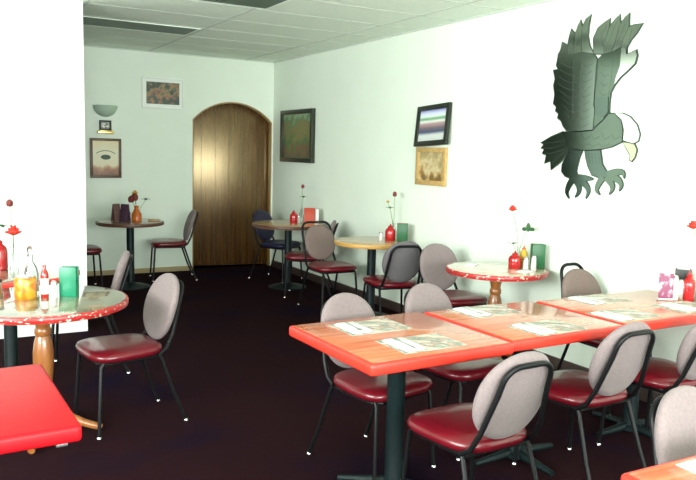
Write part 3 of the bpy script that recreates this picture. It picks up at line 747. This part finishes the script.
b.tube(arc((0, -0.10), 0.19, PI*0.30, PI*0.70, 12, lambda u, v: (u, -0.0156, v)), 0.004, 6)
b.build('printed_arc', PRINTGREEN, t)
P_small = picture_mat('tiny_print', [(0.0, (0.06, 0.05, 0.04)), (0.35, (0.30, 0.28, 0.22)), (0.5, (0.75, 0.78, 0.70)), (0.7, (0.10, 0.09, 0.07)), (1.0, (0.4, 0.4, 0.34))], warp=2.0, nscale=26, lo=-0.05, hi=0.05)
t = framed('plaque', 'tiny dark-framed plaque with a brass foot above the cream print', 'plaque', (1.872, YB-0.001, 1.822), (0, 0, 0), 0.14, 0.125, 0.022, BLACKFRAME, P_small, 0.025)
b = MB(); b.box((0, -0.025, -0.082), (0.19, 0.05, 0.034), 0.006); b.box((0, -0.02, -0.064), (0.15, 0.035, 0.012), 0.003)
b.build('foot', BRASS, t)
# half-bowl uplighter
t = thing('wall_sconce', 'grey-green half-bowl sconce high on the back wall beside the partition', 'wall lamp', (1.875, YB-0.001, 2.06))
sv, sf = [], []
n, m = 20, 9
for i in range(m+1):
    q = PI/2*i/m
    for k in range(n+1):
        a = PI + PI*k/n
        sv.append((0.145*math.cos(q)*math.cos(a), 0.125*math.cos(q)*math.sin(a), -0.135*math.sin(q)))
for i in range(m+1):
    q = PI/2*i/m
    for k in range(n+1):
        a = PI + PI*k/n
        sv.append((0.135*math.cos(q)*math.cos(a), 0.115*math.cos(q)*math.sin(a), -0.125*math.sin(q)))
o2 = (m+1)*(n+1)
for i in range(m):
    for k in range(n):
        A, B = i*(n+1)+k, (i+1)*(n+1)+k
        sf += [(A, A+1, B+1, B), (o2+A, o2+B, o2+B+1, o2+A+1)]
for k in range(n): sf.append((k, o2+k, o2+k+1, k+1))
for i in range(m):
    for k in (0, n):
        A, B = i*(n+1)+k, (i+1)*(n+1)+k
        sf.append((A, B, o2+B, o2+A))
MB().add(sv, sf).build('bowl', PLASTER, t)
MB().box((0, -0.008, -0.04), (0.10, 0.014, 0.06), 0.002).build('wall_plate', PLASTER, t)

# ------------------------------------------------------------------ the mirrored eagle on the right wall
EG = {
    'f1':[(-0.051,0.359),(-0.012,0.415),(0.008,0.482),(0.008,0.546),(-0.007,0.628),(0.038,0.602),(0.064,0.553),(0.069,0.475),(0.057,0.38)],
    'f2':[(0.057,0.38),(0.069,0.475),(0.064,0.553),(0.086,0.603),(0.104,0.573),(0.127,0.518),(0.136,0.453),(0.127,0.372)],
    'f3':[(0.127,0.372),(0.136,0.453),(0.127,0.51),(0.17,0.552),(0.184,0.506),(0.194,0.452),(0.195,0.371)],
    'f4':[(0.195,0.371),(0.192,0.438),(0.252,0.469),(0.262,0.415),(0.286,0.383),(0.288,0.348)],
    'wing':[(-0.051,0.359),(0.057,0.38),(0.127,0.372),(0.195,0.371),(0.288,0.354),(0.297,0.306),(0.278,0.278),(0.324,0.275),(0.301,0.209),(0.313,0.164),(0.296,0.095),(0.304,0.034),(0.304,0.031),(0.272,0.005),(0.278,-0.025),(0.245,-0.044),(0.253,-0.077),(0.218,-0.096),(0.194,-0.136),(0.159,-0.17),(0.035,-0.176),(-0.091,-0.167),(-0.096,-0.026),(-0.084,0.003),(-0.084,0.117),(-0.084,0.273),(-0.092,0.312)],
    'g1':[(-0.054,0.358),(-0.042,0.462),(-0.074,0.525),(-0.129,0.556),(-0.178,0.577),(-0.176,0.515),(-0.144,0.422),(-0.138,0.346)],
    'g2':[(-0.138,0.346),(-0.144,0.422),(-0.176,0.515),(-0.187,0.534),(-0.218,0.561),(-0.258,0.592),(-0.269,0.53),(-0.245,0.451),(-0.215,0.352)],
    'g3':[(-0.215,0.352),(-0.245,0.451),(-0.269,0.53),(-0.303,0.566),(-0.338,0.59),(-0.34,0.501),(-0.308,0.437),(-0.289,0.378)],
    'g4':[(-0.289,0.378),(-0.308,0.437),(-0.34,0.501),(-0.376,0.509),(-0.449,0.509),(-0.41,0.458),(-0.367,0.417),(-0.337,0.373),(-0.337,0.33)],
    'rw':[(-0.095,0.312),(-0.138,0.346),(-0.215,0.352),(-0.289,0.376),(-0.331,0.366),(-0.341,0.324),(-0.415,0.345),(-0.426,0.308),(-0.414,0.258),(-0.367,0.222),(-0.303,0.179),(-0.255,0.128),(-0.227,0.081),(-0.222,0.011),(-0.224,-0.054),(-0.176,-0.1),(-0.098,-0.153),(-0.098,-0.026),(-0.089,0.017),(-0.09,0.117),(-0.099,0.187)],
    'body':[(0.191,-0.179),(0.034,-0.18),(-0.092,-0.173),(-0.177,-0.106),(-0.225,-0.059),(-0.271,-0.061),(-0.331,-0.104),(-0.35,-0.173),(-0.35,-0.251),(-0.264,-0.285),(-0.166,-0.303),(0.004,-0.31),(0.134,-0.299),(0.159,-0.242)],
    'head':[(-0.274,-0.058),(-0.341,-0.063),(-0.402,-0.087),(-0.462,-0.141),(-0.489,-0.202),(-0.481,-0.245),(-0.443,-0.262),(-0.391,-0.251),(-0.356,-0.24),(-0.357,-0.173),(-0.334,-0.104)],
    'beak':[(-0.357,-0.254),(-0.395,-0.256),(-0.453,-0.267),(-0.475,-0.304),(-0.462,-0.354),(-0.44,-0.379),(-0.418,-0.369),(-0.426,-0.344),(-0.404,-0.314),(-0.381,-0.287)],
    'tail':[(0.195,-0.179),(0.305,-0.214),(0.411,-0.258),(0.379,-0.273),(0.407,-0.299),(0.371,-0.308),(0.391,-0.339),(0.346,-0.351),(0.36,-0.412),(0.299,-0.394),(0.29,-0.459),(0.217,-0.413),(0.159,-0.366),(0.127,-0.305),(0.165,-0.245)],
    'leg1':[(0.119,-0.308),(-0.008,-0.313),(0.022,-0.378),(0.038,-0.462),(0.014,-0.512),(0.073,-0.521),(0.148,-0.5),(0.182,-0.467),(0.18,-0.418),(0.147,-0.363)],
    'leg2':[(-0.028,-0.316),(-0.17,-0.308),(-0.195,-0.405),(-0.237,-0.455),(-0.258,-0.49),(-0.183,-0.501),(-0.106,-0.482),(-0.063,-0.418),(-0.043,-0.367)],
    't1':[[(0.066,-0.514),(0.102,-0.566),(0.118,-0.617),(0.094,-0.661)],[(0.046,-0.516),(0.006,-0.568),(0.006,-0.613),(0.035,-0.648)],[(0.017,-0.509),(-0.059,-0.557),(-0.086,-0.6),(-0.067,-0.65)],[(0.023,-0.509),(-0.055,-0.509),(-0.12,-0.511)]],
    't2':[[(-0.209,-0.492),(-0.172,-0.544),(-0.16,-0.586),(-0.189,-0.616)],[(-0.237,-0.491),(-0.287,-0.539),(-0.294,-0.574),(-0.272,-0.608)],[(-0.247,-0.486),(-0.33,-0.501),(-0.368,-0.542),(-0.354,-0.58)],[(-0.246,-0.476),(-0.323,-0.455),(-0.375,-0.457),(-0.388,-0.494)]],
}
eg = thing('eagle_mirror', 'swooping eagle made of etched mirror pieces on the right wall', 'wall decoration', (XW, 3.8, 1.95))
def ef(tilt=(0, 0), cen=(0, 0)):
    return lambda u, v, h: (-h - (u-cen[0])*tilt[0] - (v-cen[1])*tilt[1], u, v)
def centroid(p): return (sum(q[0] for q in p)/len(p), sum(q[1] for q in p)/len(p))
def offset(poly, d):
    n = len(poly); out = []
    area = sum(poly[i][0]*poly[(i+1) % n][1]-poly[(i+1) % n][0]*poly[i][1] for i in range(n))
    sg = 1 if area > 0 else -1
    for i in range(n):
        a, b_, c_ = Vector(poly[i-1]), Vector(poly[i]), Vector(poly[(i+1) % n])
        e1, e2 = (b_-a).normalized(), (c_-b_).normalized()
        n1, n2 = Vector((e1.y, -e1.x))*sg, Vector((e2.y, -e2.x))*sg
        k = n1+n2
        k = k.normalized()*min(1.25, 1/max(0.4, k.length/2)) if k.length > 1e-4 else n1
        out.append((b_.x+k.x*d, b_.y+k.y*d))
    return out
def claw_poly(pts, w):
    P = [Vector(p) for p in pts]; Q = []
    for i in range(len(P)-1):        # smooth
        for q in (0, 0.25, 0.5, 0.75):
            p0, p1, p2, p3 = P[max(i-1, 0)], P[i], P[i+1], P[min(i+2, len(P)-1)]
            Q.append(0.5*((2*p1)+(p2-p0)*q+(2*p0-5*p1+4*p2-p3)*q*q+(3*p1-p0-3*p2+p3)*q**3))
    Q.append(P[-1]); L, Rr = [], []
    for i, p in enumerate(Q):
        t_ = (Q[min(i+1, len(Q)-1)]-Q[max(i-1, 0)]).normalized(); nn = Vector((-t_.y, t_.x))
        ww = w*(1-(i/(len(Q)-1))**2*0.92)
        L.append(p+nn*ww); Rr.append(p-nn*ww)
    return [tuple(q) for q in L+Rr[::-1]]
def etch(parent, lines, r=0.0011, hh=0.0102):
    b = MB()
    for l in lines: b.tube([(-hh, u, v) for u, v in l], r, 6)
    return b.build('etched_lines', ETCH, parent)
names = {'f1': ('wing_feather', MIRRORM, (0.004, 0.02)), 'f2': ('wing_feather', MIRRORM, (-0.006, 0.01)), 'f3': ('wing_feather', MIRRORM, (0.006, 0.015)), 'f4': ('wing_feather', MIRRORM, (0.0, 0.02)),
         'g1': ('wing_feather', MIRRORM, (0.01, 0.01)), 'g2': ('wing_feather', MIRRORM, (0.004, 0.0)), 'g3': ('wing_feather', MIRRORM, (0.0, 0.012)), 'g4': ('wing_feather', MIRRORM, (0.008, 0.004)),
         'wing': ('wing', MIRRORD, (0, 0)), 'rw': ('wing', MIRRORK, (0, 0)), 'body': ('body', MIRRORK, (0, 0)), 'head': ('head', MIRROR, (0, 0)), 'beak': ('beak', BEAKM, (0, 0)),
         'tail': ('tail', MIRRORD, (0, 0.0)), 'leg1': ('leg', MIRRORT, (0, 0)), 'leg2': ('leg', MIRRORT, (0, 0))}
EG['edge'] = [(-0.296, 0.372), (-0.331, 0.364), (-0.341, 0.324), (-0.415, 0.345), (-0.426, 0.308), (-0.414, 0.258), (-0.367, 0.222), (-0.303, 0.179), (-0.258, 0.132), (-0.262, 0.170), (-0.292, 0.250)]  # white reflection on the wing, laid on as its own piece
names['edge'] = ('wing_white_reflection', MIRROR, (0, 0))
EG['dark'] = [(-0.100, 0.060), (-0.212, 0.055), (-0.218, -0.050), (-0.180, -0.090), (-0.105, -0.060)]  # dark reflection at the wing bottom, put in as a tinted piece
names['dark'] = ('wing_dark_reflection', MIRRORT, (0, 0))
bk = MB()
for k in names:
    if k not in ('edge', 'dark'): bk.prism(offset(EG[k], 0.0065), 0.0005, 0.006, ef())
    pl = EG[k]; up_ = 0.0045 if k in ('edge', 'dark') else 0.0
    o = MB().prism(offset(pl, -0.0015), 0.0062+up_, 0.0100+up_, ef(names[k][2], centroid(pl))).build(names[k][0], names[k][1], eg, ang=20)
    if k in ('f1', 'f2', 'f3', 'f4', 'g1', 'g2', 'g3', 'g4'):
        cx, cz = centroid(pl); tip = max(pl, key=lambda q: q[1]); bs = min(pl, key=lambda q: q[1])
        etch(o, [[(bs[0]*0.5+cx*0.5, bs[1]*0.5+cz*0.5), (cx, cz), (cx*0.35+tip[0]*0.65, cz*0.35+tip[1]*0.65)]])
    elif k == 'wing':
        L = []
        for i in range(9):
            z0 = 0.33-0.052*i
            e0 = 0.262 if i < 4 else 0.262-0.018*(i-3)
            L.append([(e0, z0), (e0-0.05, z0-0.030), (0.135, z0-0.055)])
            L.append([(0.125, z0-0.050), (0.085, z0-0.062), (0.05, z0-0.045)])
            L.append([(0.045, z0-0.045), (0.0, z0-0.060), (-0.05, z0-0.040)])
        L.append([(0.130, 0.34), (0.115, 0.10), (0.095, -0.14)]); L.append([(0.048, 0.34), (0.042, 0.10), (0.035, -0.14)])
        etch(o, L)
    elif k == 'rw':
        L = []
        for i in range(6):
            z0 = 0.28-0.065*i
            L.append([(-0.13, z0+0.01), (-0.165, z0-0.022), (-0.20, z0-0.010)])
        L.append([(-0.225, 0.34), (-0.225, 0.16), (-0.20, 0.02)])
        etch(o, L)
    elif k == 'body':
        etch(o, [[(0.10-0.09*i, -0.20+0.01*(i % 2)), (0.07-0.09*i, -0.235), (0.02-0.09*i, -0.215)] for i in range(5)] + [[(0.12-0.09*i, -0.262), (0.08-0.09*i, -0.285), (0.03-0.09*i, -0.268)] for i in range(5)])
    elif k == 'head':
        etch(o, [[(-0.43, -0.205), (-0.447, -0.215), (-0.462, -0.208)], [(-0.30, -0.085), (-0.345, -0.12), (-0.362, -0.18), (-0.358, -0.235)]])
    elif k == 'tail':
        etch(o, [[(0.16, -0.24), (0.27, -0.255), (0.385, -0.262)], [(0.16, -0.27), (0.27, -0.295), (0.385, -0.302)], [(0.15, -0.30), (0.25, -0.33), (0.36, -0.345)], [(0.15, -0.32), (0.21, -0.36), (0.29, -0.42)]])
    elif k in ('leg1', 'leg2'):
        y0 = 0.095 if k == 'leg1' else -0.065
        etch(o, [[(y0-0.03*i, -0.325), (y0-0.03*i-(0.0 if k == 'leg1' else 0.02), -0.40)] for i in range(4)])
for k in ('t1', 't2'):
    for ci, l in enumerate(EG[k]):
        w = 0.024
        bk.prism(offset(claw_poly(l, w), 0.004), 0.0005, 0.0052+0.0002*ci, ef())
        MB().prism(claw_poly(l, w), 0.0063+0.0003*ci, 0.0106+0.0009*ci, ef()).build('talon', MIRRORT if k == 't1' else MIRRORK, eg, ang=20)
bk.build('backing', MBACK, eg, ang=20)
